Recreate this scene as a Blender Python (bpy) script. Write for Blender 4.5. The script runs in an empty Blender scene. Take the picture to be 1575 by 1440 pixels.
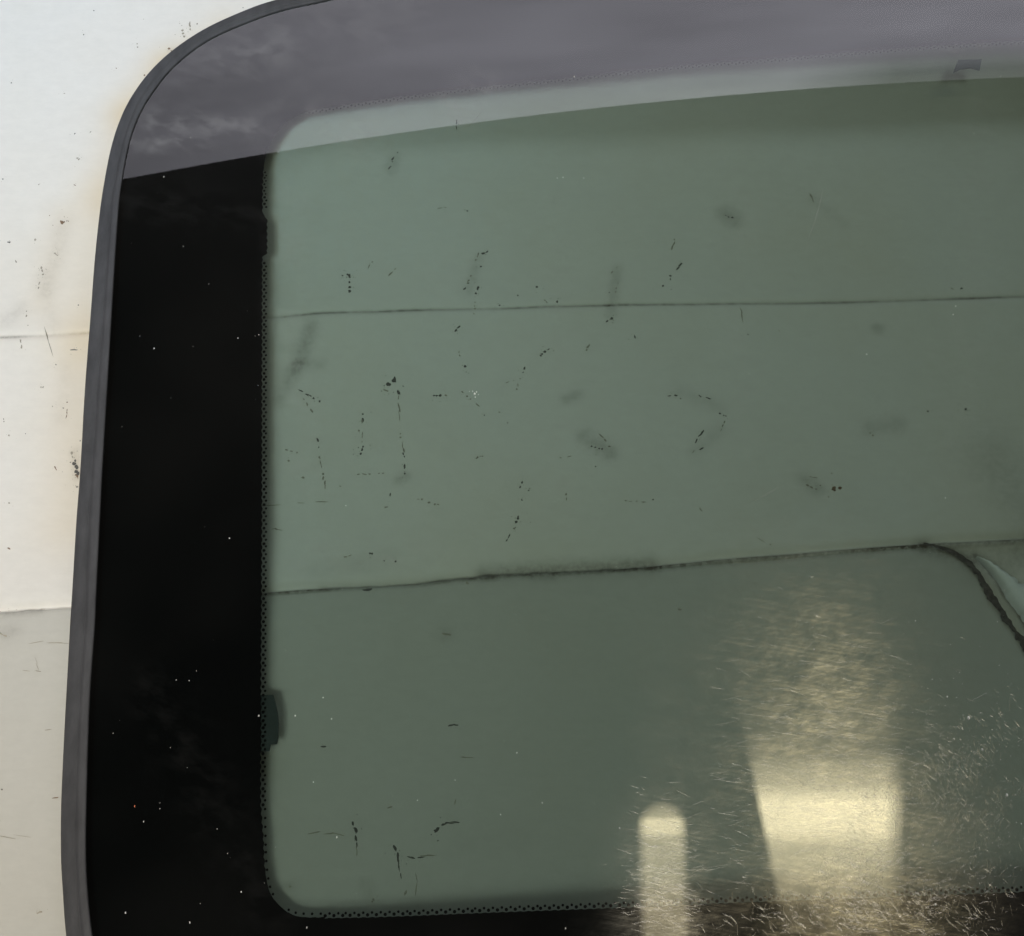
import bpy, math, random, bisect
from mathutils import Vector, noise
C = bpy.context.scene
COL = C.collection
rnd = random.Random(7)
R = math.radians

# ------------------------------------------------------------------ camera
IW, IH, FPX, DIST, TILT = 1575.0, 1440.0, 2163.0, 0.476, R(18)
CAM = Vector((0, -DIST*math.sin(TILT), DIST*math.cos(TILT)))
cam = bpy.data.cameras.new('camera'); co = bpy.data.objects.new('camera', cam); COL.objects.link(co)
co.location = CAM; co.rotation_euler = (TILT, 0, 0)
cam.sensor_width = 36; cam.lens = 36*FPX/IW; cam.clip_start = 0.01; cam.clip_end = 50
C.camera = co

# ------------------------------------------------------------------ world and lamps
w = bpy.data.worlds.new('World'); C.world = w; w.use_nodes = True
w.node_tree.nodes['Background'].inputs[0].default_value = (1.0, 0.92, 0.80, 1)
w.node_tree.nodes['Background'].inputs[1].default_value = 0.045
_n = w.node_tree.nodes; _k = w.node_tree.links      # dim, uneven room around the bench
_t = _n.new('ShaderNodeTexCoord'); _s = _n.new('ShaderNodeTexNoise'); _s.inputs['Scale'].default_value = 2.6; _s.inputs['Detail'].default_value = 3
_r = _n.new('ShaderNodeMapRange'); _r.inputs['From Min'].default_value = .42; _r.inputs['From Max'].default_value = .66; _r.inputs['To Min'].default_value = .018; _r.inputs['To Max'].default_value = .12
_k.new(_t.outputs['Generated'], _s.inputs['Vector']); _k.new(_s.outputs[0], _r.inputs[0]); _k.new(_r.outputs[0], _n['Background'].inputs[1])
C.view_settings.view_transform = 'Standard'; C.view_settings.look = 'None'
C.view_settings.exposure = 0; C.view_settings.gamma = 1

def lamp(name, loc, rot, sx, sy, radiance, color, grad=None, spread=180):
    L = bpy.data.lights.new(name, 'AREA'); L.shape = 'RECTANGLE'; L.size = sx; L.size_y = sy
    L.energy = radiance*math.pi*sx*sy; L.color = color; L.spread = R(spread)
    o = bpy.data.objects.new(name, L); COL.objects.link(o); o.location = loc; o.rotation_euler = rot
    if grad: grad(L)
    return o
def lnodes(L):
    L.use_nodes = True; n = L.node_tree.nodes; k = L.node_tree.links
    em = n['Emission']; g = n.new('ShaderNodeNewGeometry'); s = n.new('ShaderNodeSeparateXYZ')
    k.new(g.outputs['Parametric'], s.inputs[0])
    return n, k, em, s
def ramp(n, stops, interp='LINEAR'):
    r = n.new('ShaderNodeValToRGB'); cr = r.color_ramp; cr.interpolation = interp
    while len(cr.elements) < len(stops): cr.elements.new(0.5)
    for e, (p, v) in zip(cr.elements, stops):
        e.position = p; e.color = (v, v, v, 1) if not isinstance(v, tuple) else (*v, 1)
    return r
def door_grad(L):                                     # brighter sky to the right, its top edge broken up at the right end
    n, k, em, s = lnodes(L)
    r = ramp(n, [(0.0, 0.46), (0.22, 0.68), (0.45, 1.0), (1.0, 1.28)]); k.new(s.outputs[0], r.inputs[0])
    fade = ramp(n, [(0.70, 0.0), (0.78, 1.0)]); k.new(s.outputs[0], fade.inputs[0])
    top = ramp(n, [(0.05, 0.30), (0.15, 0.85), (0.24, 1.0)]); k.new(s.outputs[1], top.inputs[0])
    def mm(op, a, b):
        m = n.new('ShaderNodeMath'); m.operation = op
        for i, v in enumerate((a, b)):
            if isinstance(v, (int, float)): m.inputs[i].default_value = v
            else: k.new(v, m.inputs[i])
        return m.outputs[0]
    keep = mm('SUBTRACT', 1.0, mm('MULTIPLY', fade.outputs[0], mm('SUBTRACT', 1.0, top.outputs[0])))
    ns = n.new('ShaderNodeTexNoise'); ns.inputs['Scale'].default_value = 4.5; ns.inputs['Detail'].default_value = 4; g0 = [x for x in n if x.type == 'NEW_GEOMETRY'][0]
    k.new(g0.outputs['Parametric'], ns.inputs['Vector']); nr = ramp(n, [(0.35, 0.86), (0.65, 1.10)]); k.new(ns.outputs[0], nr.inputs[0])
    k.new(mm('MULTIPLY', mm('MULTIPLY', r.outputs[0], nr.outputs[0]), keep), em.inputs['Strength'])
def band_lamp(L, w_, h_, fn):
    n, k, em, s = lnodes(L)
    def mm(op, a, b=None, c=None):
        m = n.new('ShaderNodeMath'); m.operation = op
        for i, v in enumerate((a, b, c)):
            if v is None: continue
            if isinstance(v, (int, float)): m.inputs[i].default_value = v
            else: k.new(v, m.inputs[i])
        return m.outputs[0]
    x = mm('MULTIPLY', mm('SUBTRACT', s.outputs[0], 0.5), w_); y = mm('MULTIPLY', mm('SUBTRACT', s.outputs[1], 0.5), h_)
    k.new(fn(n, k, mm, x, y), em.inputs['Strength'])
def window_fn(n, k, mm, x, y):
    # skylight core, with the reflection's smear bands and slanted cut painted into its strength
    v = mm('ADD', mm('DIVIDE', y, 0.46), 0.5)
    rr = ramp(n, [(0.0, 0.02), (0.09, 0.07), (0.20, 0.26), (0.34, 0.48), (0.40, 0.92), (0.50, 1.0), (0.58, 0.40), (0.66, 0.24), (0.69, 0.09), (0.86, 0.025), (1.0, 0.0)])
    k.new(v, rr.inputs[0])
    left = mm('ADD', mm('MULTIPLY', y, -0.16), -0.125)
    e1 = mm('MULTIPLY', mm('SUBTRACT', x, left), 70.0); e1 = mm('MINIMUM', mm('MAXIMUM', e1, 0.0), 1.0)
    right = mm('ADD', mm('MULTIPLY', y, 0.08), 0.150)
    e2 = mm('MULTIPLY', mm('SUBTRACT', right, x), 28.0); e2 = mm('MINIMUM', mm('MAXIMUM', e2, 0.0), 1.0)
    return mm('MULTIPLY', rr.outputs[0], mm('MULTIPLY', e1, e2))
def stadium_fn(n, k, mm, x, y):  # bright core, its reflected smear painted in as a dimmer tail
    t = mm('MAXIMUM', mm('SUBTRACT', mm('ABSOLUTE', y), 0.142), 0.0)
    d = mm('SQRT', mm('ADD', mm('MULTIPLY', x, x), mm('MULTIPLY', t, t)))
    e = mm('MINIMUM', mm('MAXIMUM', mm('MULTIPLY', mm('SUBTRACT', 0.048, d), 55.0), 0.0), 1.0)
    rr = ramp(n, [(0.0, 0.20), (0.62, 0.32), (0.82, 0.45), (0.845, 0.85), (0.90, 1.0), (0.925, 0.42), (1.0, 0.30)])
    k.new(mm('ADD', mm('DIVIDE', y, 0.38), 0.5), rr.inputs[0]); return mm('MULTIPLY', rr.outputs[0], e)
# open doorway beyond the panel: cool daylight
DL = (0.90, 0.89, 1.0)
lamp('door_daylight', (-0.18, 1.3, 1.30), (R(-90), R(4.9), 0), 2.5, 0.70, 3.1, DL, door_grad)
# added soft warm fill from above and behind the camera
def aim(loc, tgt=(0, 0, 0)): return (Vector(tgt)-Vector(loc)).to_track_quat('-Z', 'Y').to_euler()
def aimed(name, loc, sx, sy, rad, col): lamp(name, loc, aim(loc), sx, sy, rad, col)
aimed('room_fill', (-0.2, -1.25, 2.1), 1.3, 0.7, 2.5, (1.0, 0.95, 0.86))
def spot(name, loc, tgt, watts, col, size, soft):
    L = bpy.data.lights.new(name, 'SPOT'); L.energy = watts; L.color = col; L.spot_size = R(size); L.spot_blend = 1.0; L.shadow_soft_size = soft
    o = bpy.data.objects.new(name, L); COL.objects.link(o); o.location = loc; o.rotation_euler = aim(loc, tgt)
spot('upper_fill', (-0.22, -0.85, 2.25), (-0.05, 0.135, 0), 152, (1.0, 0.975, 0.90), 15, .26)  # added spot, its cone shaped to leave the lower right darker
# added cool spot for the daylight patch across the upper left of the sheet
spot('cool_patch_fill', (-0.55, -0.85, 2.2), (-0.31, 0.27, 0), 265, (0.48, 0.71, 1.0), 13.5, .22)
spot('lower_left_fill', (-0.6, -0.85, 2.2), (-0.28, -0.18, 0), 165, (1.0, 0.94, 0.82), 12.5, .22)  # added warm fill for the lower left of the sheets
# skylight and small lamp mirrored in the glass
WARM = (1.0, 0.87, 0.54)
lamp('skylight', (0.345, -0.070, 1.9), (0, 0, 0), 0.34, 0.46, 18.0, WARM, lambda L: band_lamp(L, 0.34, 0.46, window_fn))
lamp('small_light', (0.046, -0.252, 1.9), (0, 0, 0), 0.098, 0.38, 15.0, WARM, lambda L: band_lamp(L, 0.098, 0.38, stadium_fn))

# ------------------------------------------------------------------ plan helpers (photo trace -> real plane)
X0, Y0, RX, RY, ZC = 0.25, 0.0, 4.0, 4.0, 0.0285
def gz(x, y): return ZC - (x-X0)**2/(2*RX) - (y-Y0)**2/(2*RY)      # top face of the curved glass
_U = Vector((0, math.cos(TILT), math.sin(TILT))); _F = -CAM.normalized()
def ray(px, py): return _F*FPX + Vector((1, 0, 0))*(px-IW/2) - _U*(py-IH/2)
def at(px, py, z=0.0):
    d = ray(px, py); p = CAM + d*((z-CAM.z)/d.z); return p
def atg(px, py, dz=0.0):
    z = 0.03
    for _ in range(12):
        p = at(px, py, z); z = gz(p.x, p.y)+dz
    return p

def mesh(name, verts, faces, mats, parent=None, mi=None, smooth=False):
    m = bpy.data.meshes.new(name); m.from_pydata([tuple(v) for v in verts], [], faces); m.update()
    for x in (mats if isinstance(mats, (list, tuple)) else [mats]): m.materials.append(x)
    if mi: m.polygons.foreach_set('material_index', mi)
    if smooth: m.polygons.foreach_set('use_smooth', [True]*len(m.polygons))
    o = bpy.data.objects.new(name, m); COL.objects.link(o)
    if parent: o.parent = parent
    return o
def tag(o, label=None, cat=None, kind=None, group=None):
    for k, v in (('label', label), ('category', cat), ('kind', kind), ('group', group)):
        if v: o[k] = v
    return o
def lerp(a, b, t): return a+(b-a)*t
def catmull(pts, n=14):
    out = []
    P = [Vector(p) for p in pts]; P = [P[0]*2-P[1]] + P + [P[-1]*2-P[-2]]
    for i in range(1, len(P)-2):
        a, b, c, d = P[i-1:i+3]
        for j in range(n):
            t = j/n
            out.append(0.5*((2*b)+(c-a)*t+(2*a-5*b+4*c-d)*t*t+(3*b-a-3*c+d)*t**3))
    out.append(P[-2]); return out
def resample(pts, step):
    out = [pts[0].copy()]; acc = 0.0
    for a, b in zip(pts, pts[1:]):
        L = (b-a).length
        if L == 0: continue
        s = step-acc
        while s <= L: out.append(a.lerp(b, s/L)); s += step
        acc = (acc+L) % step
    return out

# ------------------------------------------------------------------ material helpers
def mat(name):
    m = bpy.data.materials.new(name); m.use_nodes = True
    n = m.node_tree.nodes; k = m.node_tree.links
    return m, n, k, n['Principled BSDF']
def tex(n, k, kind='noise', scale=10, detail=4, rough=.5, vec=None, **kw):
    t = n.new({'noise': 'ShaderNodeTexNoise', 'voronoi': 'ShaderNodeTexVoronoi'}[kind])
    t.inputs['Scale'].default_value = scale
    if kind == 'noise': t.inputs['Detail'].default_value = detail; t.inputs['Roughness'].default_value = rough
    if vec: k.new(vec, t.inputs['Vector'])
    return t
def mapping(n, k, src, scale=(1, 1, 1), rot=(0, 0, 0)):
    r = n.new('ShaderNodeMapping'); r.inputs['Rotation'].default_value = rot; k.new(src, r.inputs['Vector'])
    m = n.new('ShaderNodeMapping'); m.inputs['Scale'].default_value = scale; k.new(r.outputs[0], m.inputs['Vector']); return m.outputs[0]
def math_(n, k, op, a, b=None, clamp=False):
    m = n.new('ShaderNodeMath'); m.operation = op; m.use_clamp = clamp
    for i, v in enumerate((a, b)):
        if v is None: continue
        if isinstance(v, (int, float)): m.inputs[i].default_value = v
        else: k.new(v, m.inputs[i])
    return m.outputs[0]
def mixc(n, k, fac, a, b, mode='MIX'):
    m = n.new('ShaderNodeMix'); m.data_type = 'RGBA'; m.blend_type = mode
    for s, v in ((m.inputs[0], fac), (m.inputs[6], a), (m.inputs[7], b)):
        if isinstance(v, (int, float)): s.default_value = v
        elif isinstance(v, tuple): s.default_value = (*v, 1)
        else: k.new(v, s)
    return m.outputs[2]

def paper_mat(name, base, stain, amount=1.0):
    m, n, k, b = mat(name)
    tc = n.new('ShaderNodeTexCoord').outputs['Object']
    big = ramp(n, [(0.42, 0.0), (0.70, 1.0)]); k.new(tex(n, k, scale=9, detail=5, vec=tc).outputs[0], big.inputs[0])
    c = mixc(n, k, math_(n, k, 'MULTIPLY', big.outputs[0], 0.35*amount), base, stain)
    fib = tex(n, k, scale=60, detail=6, rough=.7, vec=mapping(n, k, tc, (3, 6, 3)))
    fr = ramp(n, [(0.35, 0.955), (0.65, 1.0)]); k.new(fib.outputs[0], fr.inputs[0])
    c = mixc(n, k, 1.0, c, fr.outputs[0], 'MULTIPLY')
    at_ = n.new('ShaderNodeAttribute'); at_.attribute_name = 'soil_shade'
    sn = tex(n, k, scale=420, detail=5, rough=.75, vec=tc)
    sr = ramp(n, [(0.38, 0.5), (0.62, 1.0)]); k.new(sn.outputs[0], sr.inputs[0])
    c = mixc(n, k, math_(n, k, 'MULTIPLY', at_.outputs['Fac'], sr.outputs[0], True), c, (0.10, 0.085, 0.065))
    at2 = n.new('ShaderNodeAttribute'); at2.attribute_name = 'tan'
    c = mixc(n, k, math_(n, k, 'MULTIPLY', at2.outputs['Fac'], 0.6, True), c, (0.66, 0.52, 0.31))
    # tiny specks of dirt
    v = tex(n, k, 'voronoi', scale=150, vec=tc); vr = ramp(n, [(0.0, 1.0), (0.05, 1.0), (0.075, 0.0)])
    wob = tex(n, k, scale=900, detail=2, vec=tc)
    dd = math_(n, k, 'ADD', v.outputs['Distance'], math_(n, k, 'MULTIPLY', wob.outputs[0], 0.06)); dd = math_(n, k, 'SUBTRACT', dd, 0.02)
    k.new(dd, vr.inputs[0])
    sel = ramp(n, [(0.86, 0.0), (0.90, 1.0)]); k.new(v.outputs['Color'], sel.inputs[0])
    cl = ramp(n, [(0.46, 0.0), (0.58, 1.0)]); k.new(tex(n, k, scale=26, detail=3, vec=tc).outputs[0], cl.inputs[0])
    f = math_(n, k, 'MULTIPLY', math_(n, k, 'MULTIPLY', vr.outputs[0], sel.outputs[0]), cl.outputs[0])
    c = mixc(n, k, math_(n, k, 'MULTIPLY', f, 0.5), c, (0.16, 0.13, 0.10))
    k.new(c, b.inputs['Base Color']); b.inputs['Roughness'].default_value = 0.62; b.inputs['Specular IOR Level'].default_value = 0.25
    bp = n.new('ShaderNodeBump'); bp.inputs['Strength'].default_value = 0.25; bp.inputs['Distance'].default_value = 0.0004
    k.new(tex(n, k, scale=220, detail=6, rough=.6, vec=tc).outputs[0], bp.inputs['Height']); k.new(bp.outputs[0], b.inputs['Normal'])
    return m
M_PAPER = paper_mat('white_paper', (0.77, 0.745, 0.69), (0.70, 0.63, 0.50))
M_PAPER2 = paper_mat('beige_paper', (0.55, 0.54, 0.49), (0.49, 0.455, 0.375), 0.8)
def plain(name, col, rough=.8, nscale=300, var=.3, bump=0.0):
    m, n, k, b = mat(name); tc = n.new('ShaderNodeTexCoord').outputs['Object']
    t = tex(n, k, scale=nscale, detail=5, rough=.65, vec=tc)
    r = ramp(n, [(0.3, tuple(x*(1-var) for x in col)), (0.7, tuple(min(1, x*(1+var)) for x in col))]); k.new(t.outputs[0], r.inputs[0])
    k.new(r.outputs[0], b.inputs['Base Color']); b.inputs['Roughness'].default_value = rough
    if bump:
        bp = n.new('ShaderNodeBump'); bp.inputs['Strength'].default_value = bump; bp.inputs['Distance'].default_value = 0.0003
        k.new(t.outputs[0], bp.inputs['Height']); k.new(bp.outputs[0], b.inputs['Normal'])
    return m
M_DIRT = plain('dark_dirt', (0.10, 0.095, 0.085), .8)
M_DIRT2 = plain('faint_dirt', (0.33, 0.30, 0.24), .8)
M_BROWN = plain('brown_dirt', (0.20, 0.13, 0.08), .8)
M_EDGE_SHADE = plain('dark_edge_shade', (0.09, 0.08, 0.07), .9, 600, .7, .6)
M_CURL = plain('white_paper_back', (0.86, 0.86, 0.82), .6, 200, .04)
M_CONC = plain('concrete', (0.30, 0.28, 0.25), .85, 60, .25, .5)

# rubber: matt dark grey, finely streaked along its length
m, n, k, b = mat('dark_grey_rubber'); M_RUBBER = m
tc = n.new('ShaderNodeTexCoord').outputs['Object']
t1 = tex(n, k, scale=90, detail=6, rough=.65, vec=mapping(n, k, tc, (2.2, 0.8, 1)))
r1 = ramp(n, [(0.3, (0.054, 0.054, 0.057)), (0.7, (0.084, 0.084, 0.088))]); k.new(t1.outputs[0], r1.inputs[0])
k.new(r1.outputs[0], b.inputs['Base Color']); b.inputs['Roughness'].default_value = .65; b.inputs['Specular IOR Level'].default_value = .2
bp = n.new('ShaderNodeBump'); bp.inputs['Strength'].default_value = .25; bp.inputs['Distance'].default_value = .0003
k.new(tex(n, k, scale=700, detail=4, vec=tc).outputs[0], bp.inputs['Height']); k.new(bp.outputs[0], b.inputs['Normal'])
# ceramic enamel
m, n, k, b = mat('black_ceramic_enamel'); M_FRIT = m
b.inputs['Base Color'].default_value = (0.003, 0.0035, 0.004, 1); b.inputs['Roughness'].default_value = .7; b.inputs['Specular IOR Level'].default_value = 0.02
m, n, k, b = mat('dark_green_plastic'); M_TAB = m
tc = n.new('ShaderNodeTexCoord').outputs['Object']
r1 = ramp(n, [(0.3, (0.016, 0.026, 0.024)), (0.7, (0.028, 0.042, 0.038))]); k.new(tex(n, k, scale=120, vec=tc).outputs[0], r1.inputs[0])
k.new(r1.outputs[0], b.inputs['Base Color']); b.inputs['Roughness'].default_value = .6

# glass: green tint, fresnel gloss, a film of fine wiping scratches and dusty patches
def glass_mat():
    m = bpy.data.materials.new('green_tinted_glass'); m.use_nodes = True
    n = m.node_tree.nodes; k = m.node_tree.links; n.clear()
    out = n.new('ShaderNodeOutputMaterial'); tc = n.new('ShaderNodeTexCoord').outputs['Object']
    tr = n.new('ShaderNodeBsdfTransparent'); tr.inputs[0].default_value = (0.512, 0.585, 0.566, 1)
    fr = n.new('ShaderNodeFresnel'); 
    gm = n.new('ShaderNodeNewGeometry'); io = n.new('ShaderNodeMapRange'); k.new(gm.outputs['Backfacing'], io.inputs[0])
    io.inputs['To Min'].default_value = 1.52; io.inputs['To Max'].default_value = 1/1.52; k.new(io.outputs[0], fr.inputs['IOR'])   # same reflectance from either side of the sheet
    g = n.new('ShaderNodeBsdfGlossy'); g.inputs['Roughness'].default_value = 0.012; g.inputs['Color'].default_value = (1, 1, 1, 1)
    base = n.new('ShaderNodeMixShader'); k.new(fr.outputs[0], base.inputs[0]); k.new(tr.outputs[0], base.inputs[1]); k.new(g.outputs[0], base.inputs[2])
    # scratch film: streaks smear highlights across the wiping direction
    s1 = tex(n, k, scale=60, detail=7, rough=.75, vec=mapping(n, k, tc, (1.0, 22, 1), (0, 0, R(9))))
    s2 = tex(n, k, scale=75, detail=7, rough=.75, vec=mapping(n, k, tc, (1.0, 20, 1), (0, 0, R(-14))))
    a = ramp(n, [(0.42, 0.0), (0.60, 1.0)]); k.new(s1.outputs[0], a.inputs[0])
    b_ = ramp(n, [(0.40, 0.15), (0.60, 1.0)]); k.new(s2.outputs[0], b_.inputs[0])
    sc = math_(n, k, 'MULTIPLY', a.outputs[0], b_.outputs[0])
    s3 = tex(n, k, scale=70, detail=6, rough=.7, vec=mapping(n, k, tc, (1.0, 9, 1), (0, 0, R(-48))))
    c_ = ramp(n, [(0.46, 0.0), (0.66, 0.8)]); k.new(s3.outputs[0], c_.inputs[0])
    sc = math_(n, k, 'ADD', sc, math_(n, k, 'MULTIPLY', c_.outputs[0], 0.35))
    s4 = tex(n, k, scale=170, detail=5, rough=.7, vec=tc); d_ = ramp(n, [(0.34, 0.35), (0.62, 1.25)]); k.new(s4.outputs[0], d_.inputs[0])
    s5 = tex(n, k, scale=30, detail=3, rough=.6, vec=tc); e_ = ramp(n, [(0.34, 0.45), (0.62, 1.2)]); k.new(s5.outputs[0], e_.inputs[0])
    sc = math_(n, k, 'MULTIPLY', math_(n, k, 'ADD', math_(n, k, 'MULTIPLY', sc, 0.9), 0.25), math_(n, k, 'MULTIPLY', d_.outputs[0], e_.outputs[0]))
    g2 = n.new('ShaderNodeBsdfAnisotropic'); g2.inputs['Roughness'].default_value = 0.25; g2.inputs['Anisotropy'].default_value = 0.5; g2.inputs['Color'].default_value = (1, .95, .82, 1)
    tg = n.new('ShaderNodeCombineXYZ'); tg.inputs[0].default_value = 1.0; k.new(tg.outputs[0], g2.inputs['Tangent'])
    film = n.new('ShaderNodeMixShader'); wa = n.new('ShaderNodeAttribute'); wa.attribute_name = 'wear'
    k.new(math_(n, k, 'MULTIPLY', math_(n, k, 'MULTIPLY', sc, 0.19), math_(n, k, 'ADD', wa.outputs['Fac'], 0.002), True), film.inputs[0])
    k.new(base.outputs[0], film.inputs[1]); k.new(g2.outputs[0], film.inputs[2])
    # wide faint lobe (grease haze)
    g3 = n.new('ShaderNodeBsdfGlossy'); g3.inputs['Roughness'].default_value = 0.22
    hz = tex(n, k, scale=14, detail=4, vec=tc); hr = ramp(n, [(0.35, 0.3), (0.65, 1.0)]); k.new(hz.outputs[0], hr.inputs[0])
    f2 = n.new('ShaderNodeMixShader'); k.new(math_(n, k, 'MULTIPLY', hr.outputs[0], math_(n, k, 'ADD', math_(n, k, 'MULTIPLY', wa.outputs['Fac'], 0.016), 0.003)), f2.inputs[0])
    k.new(film.outputs[0], f2.inputs[1]); k.new(g3.outputs[0], f2.inputs[2])
    # dry dust patches, with faint sheen and fold light painted in alongside
    d = n.new('ShaderNodeBsdfDiffuse'); d.inputs[0].default_value = (0.66, 0.65, 0.63, 1)
    at_ = n.new('ShaderNodeAttribute'); at_.attribute_name = 'dust'  # also carries the painted border sheen and fold light
    dn = tex(n, k, scale=110, detail=3, rough=.6, vec=mapping(n, k, tc, (1, 1.7, 1), (0, 0, R(20))))
    dr = ramp(n, [(0.42, 0.0), (0.66, 1.0)]); k.new(dn.outputs[0], dr.inputs[0])
    df = math_(n, k, 'ADD', math_(n, k, 'MULTIPLY', math_(n, k, 'MULTIPLY', dr.outputs[0], at_.outputs['Fac']), 0.12), 0.0008)
    f3 = n.new('ShaderNodeMixShader'); k.new(df, f3.inputs[0]); k.new(f2.outputs[0], f3.inputs[1]); k.new(d.outputs[0], f3.inputs[2])
    k.new(f3.outputs[0], out.inputs[0])
    return m
M_GLASS = glass_mat()
m = bpy.data.materials.new('glass_underside'); m.use_nodes = True; M_GLASSU = m
n = m.node_tree.nodes; n.clear(); o_ = n.new('ShaderNodeOutputMaterial'); t_ = n.new('ShaderNodeBsdfTransparent')
t_.inputs[0].default_value = (0.96, 0.985, 0.97, 1); m.node_tree.links.new(t_.outputs[0], o_.inputs[0])

# ------------------------------------------------------------------ ground
floor = mesh('ground', [(-3, -3, -0.006), (3, -3, -0.006), (3, 3, -0.006), (-3, 3, -0.006)], [(0, 1, 2, 3)], M_CONC)
tag(floor, kind='structure')

# ------------------------------------------------------------------ paper sheets
def interp(tab, x):
    xs = [p[0] for p in tab]
    if x <= xs[0]: return tab[0][1]
    if x >= xs[-1]: return tab[-1][1]
    i = bisect.bisect(xs, x)-1; a, b = tab[i], tab[i+1]
    return a[1]+(b[1]-a[1])*(x-a[0])/(b[0]-a[0])
def plan(pts): return [tuple(at(*p).xy) for p in pts]
L1 = plan([(-400, 522), (0, 515), (60, 512), (135, 507), (415, 484), (490, 479), (640, 474), (800, 471), (960, 466), (1140, 464), (1300, 461), (1450, 456), (1575, 452), (2100, 440)])
L2 = plan([(-400, 950), (0, 942), (105, 935), (415, 912), (517, 905), (600, 902), (641, 899), (695, 891), (760, 885), (870, 880), (940, 876), (1000, 872), (1100, 862), (1200, 855), (1300, 846), (1430, 837), (1575, 829), (2100, 800)])
def l1(x): return interp(L1, x)
def l2(x): return interp(L2, x)
FX = [at(487, 500).x, at(845, 600).x, at(1133, 500).x]
def g_(d, s): return math.exp(-(d/s)**2)
def zU(x, y):
    z = 0.0006*noise.noise(Vector((x*16+3, y*14, 8.1))) + 0.0012*noise.noise(Vector((x*7, y*9, 3.1))) + 0.0004*noise.noise(Vector((x*26, y*30, 1.7)))
    for i, fx in enumerate(FX):
        d = x-fx-0.04*(y)*(1 if i == 0 else .2)
        z += (0.0011, 0.0006, 0.0006)[i]*(abs(d)/.018 if abs(d) < .018 else 1.0)*(-1)
    d = y-l1(x)
    z += -0.0006*g_(d, 0.0011)+0.0005*g_(d, 0.007)
    d = y-l2(x)                                     # sheet rises into the seam with the lower sheet
    if d > 0: z += 0.0022*g_(d, 0.016)-0.0020*g_(d, 0.0022)
    else: z += 0.0022*g_(d, 0.010)-0.0026*min(1, -d/.003)
    z -= 0.0016*g_(d-.003, .006)*g_(x-at(830, 870).x, .045)
    return z
def zL(x, y):
    d = l2(x)-y
    return 0.0004+0.0006*noise.noise(Vector((x*6, y*7, 9.3)))+0.0003*noise.noise(Vector((x*24, y*24, 5.3)))-0.0008*g_(d, .004)-0.00025*g_(d-.006, .0012)

SOIL_SHADE = [  # soft smudges and painted shade: px, py, px, py, radius px, strength
 (478, 500, 455, 560, 13, .42), (455, 560, 428, 612, 11, .30), (465, 555, 492, 558, 10, .22), (605, 240, 600, 255, 12, .25),
 (735, 395, 722, 445, 10, .20), (950, 410, 940, 480, 9, .28), (1115, 325, 1130, 335, 14, .40), (900, 670, 940, 695, 14, .35),
 (1050, 600, 1110, 625, 12, .15), (1070, 690, 1110, 660, 12, .15), (1240, 735, 1260, 750, 12, .30), (1340, 655, 1385, 650, 14, .25), (1350, 500, 1355, 502, 8, .4),
 (870, 612, 890, 606, 9, .35), (1250, 300, 1300, 340, 10, .12), (612, 735, 624, 730, 8, .35), (600, 860, 480, 880, 16, .12), (745, 880, 1000, 868, 13, .6),  # last entry paints the broad shadow above the lower fold
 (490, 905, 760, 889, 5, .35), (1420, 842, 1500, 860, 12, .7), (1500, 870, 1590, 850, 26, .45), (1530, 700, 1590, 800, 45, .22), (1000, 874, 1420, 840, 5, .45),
 (30, 470, 5, 490, 14, .18), (95, 340, 70, 440, 16, .18), (60, 420, 80, 500, 12, .12), (100, 560, 90, 640, 14, .10), (112, 690, 116, 730, 8, .3), (5, 945, 60, 940, 6, .3), (285, 70, 262, 72, 8, .22), (20, 970, 10, 975, 12, .25),
 (560, 1360, 570, 1372, 9, .22), (440, 1366, 450, 1364, 8, .25), (700, 1300, 800, 1290, 20, .06), (820, 885, 850, 885, 8, .3), (685, 975, 688, 978, 8, .3)]
def seg_d(p, a, b):
    ab = b-a; t = max(0, min(1, (p-a).dot(ab)/max(ab.length_squared, 1e-12))); return (p-(a+ab*t)).length
PXM = 0.00022
SOIL_SHADE_W = [(at(a, b).xy, at(c, d).xy, r*PXM, s*.9) for a, b, c, d, r, s in SOIL_SHADE]
TANW = [(at(a, b).xy, at(c, d).xy, r*PXM, s) for a, b, c, d, r, s in
        [(340, 40, 255, 95, 34, .55), (255, 95, 195, 170, 40, .65), (195, 170, 160, 300, 42, .5), (160, 300, 130, 520, 50, .4), (125, 520, 110, 800, 60, .5), (90, 330, 60, 460, 30, .25)]]
LOWREF = [None]
def paint(o, tabs):
    me = o.data
    for name, tab in tabs:
        a = me.attributes.new(name, 'FLOAT', 'POINT'); vals = []
        for v in me.vertices:
            p = v.co.xy; s = 0.0
            for A, B, r, st in tab:
                if abs(p.x-(A.x+B.x)/2) > .06 or abs(p.y-(A.y+B.y)/2) > .09: continue
                d = seg_d(p, A, B)
                if d < 2.6*r: s += st*math.exp(-(d/r)**2)
            if name == 'soil_shade' and o.name.startswith('paper_sheet'):       # dirt gathered in the crease
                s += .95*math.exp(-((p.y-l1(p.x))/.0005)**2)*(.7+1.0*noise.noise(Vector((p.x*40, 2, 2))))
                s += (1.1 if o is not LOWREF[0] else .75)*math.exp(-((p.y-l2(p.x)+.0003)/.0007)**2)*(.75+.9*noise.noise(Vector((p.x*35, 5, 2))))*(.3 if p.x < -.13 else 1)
            vals.append(s)
        a.data.foreach_set('value', vals)

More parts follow.
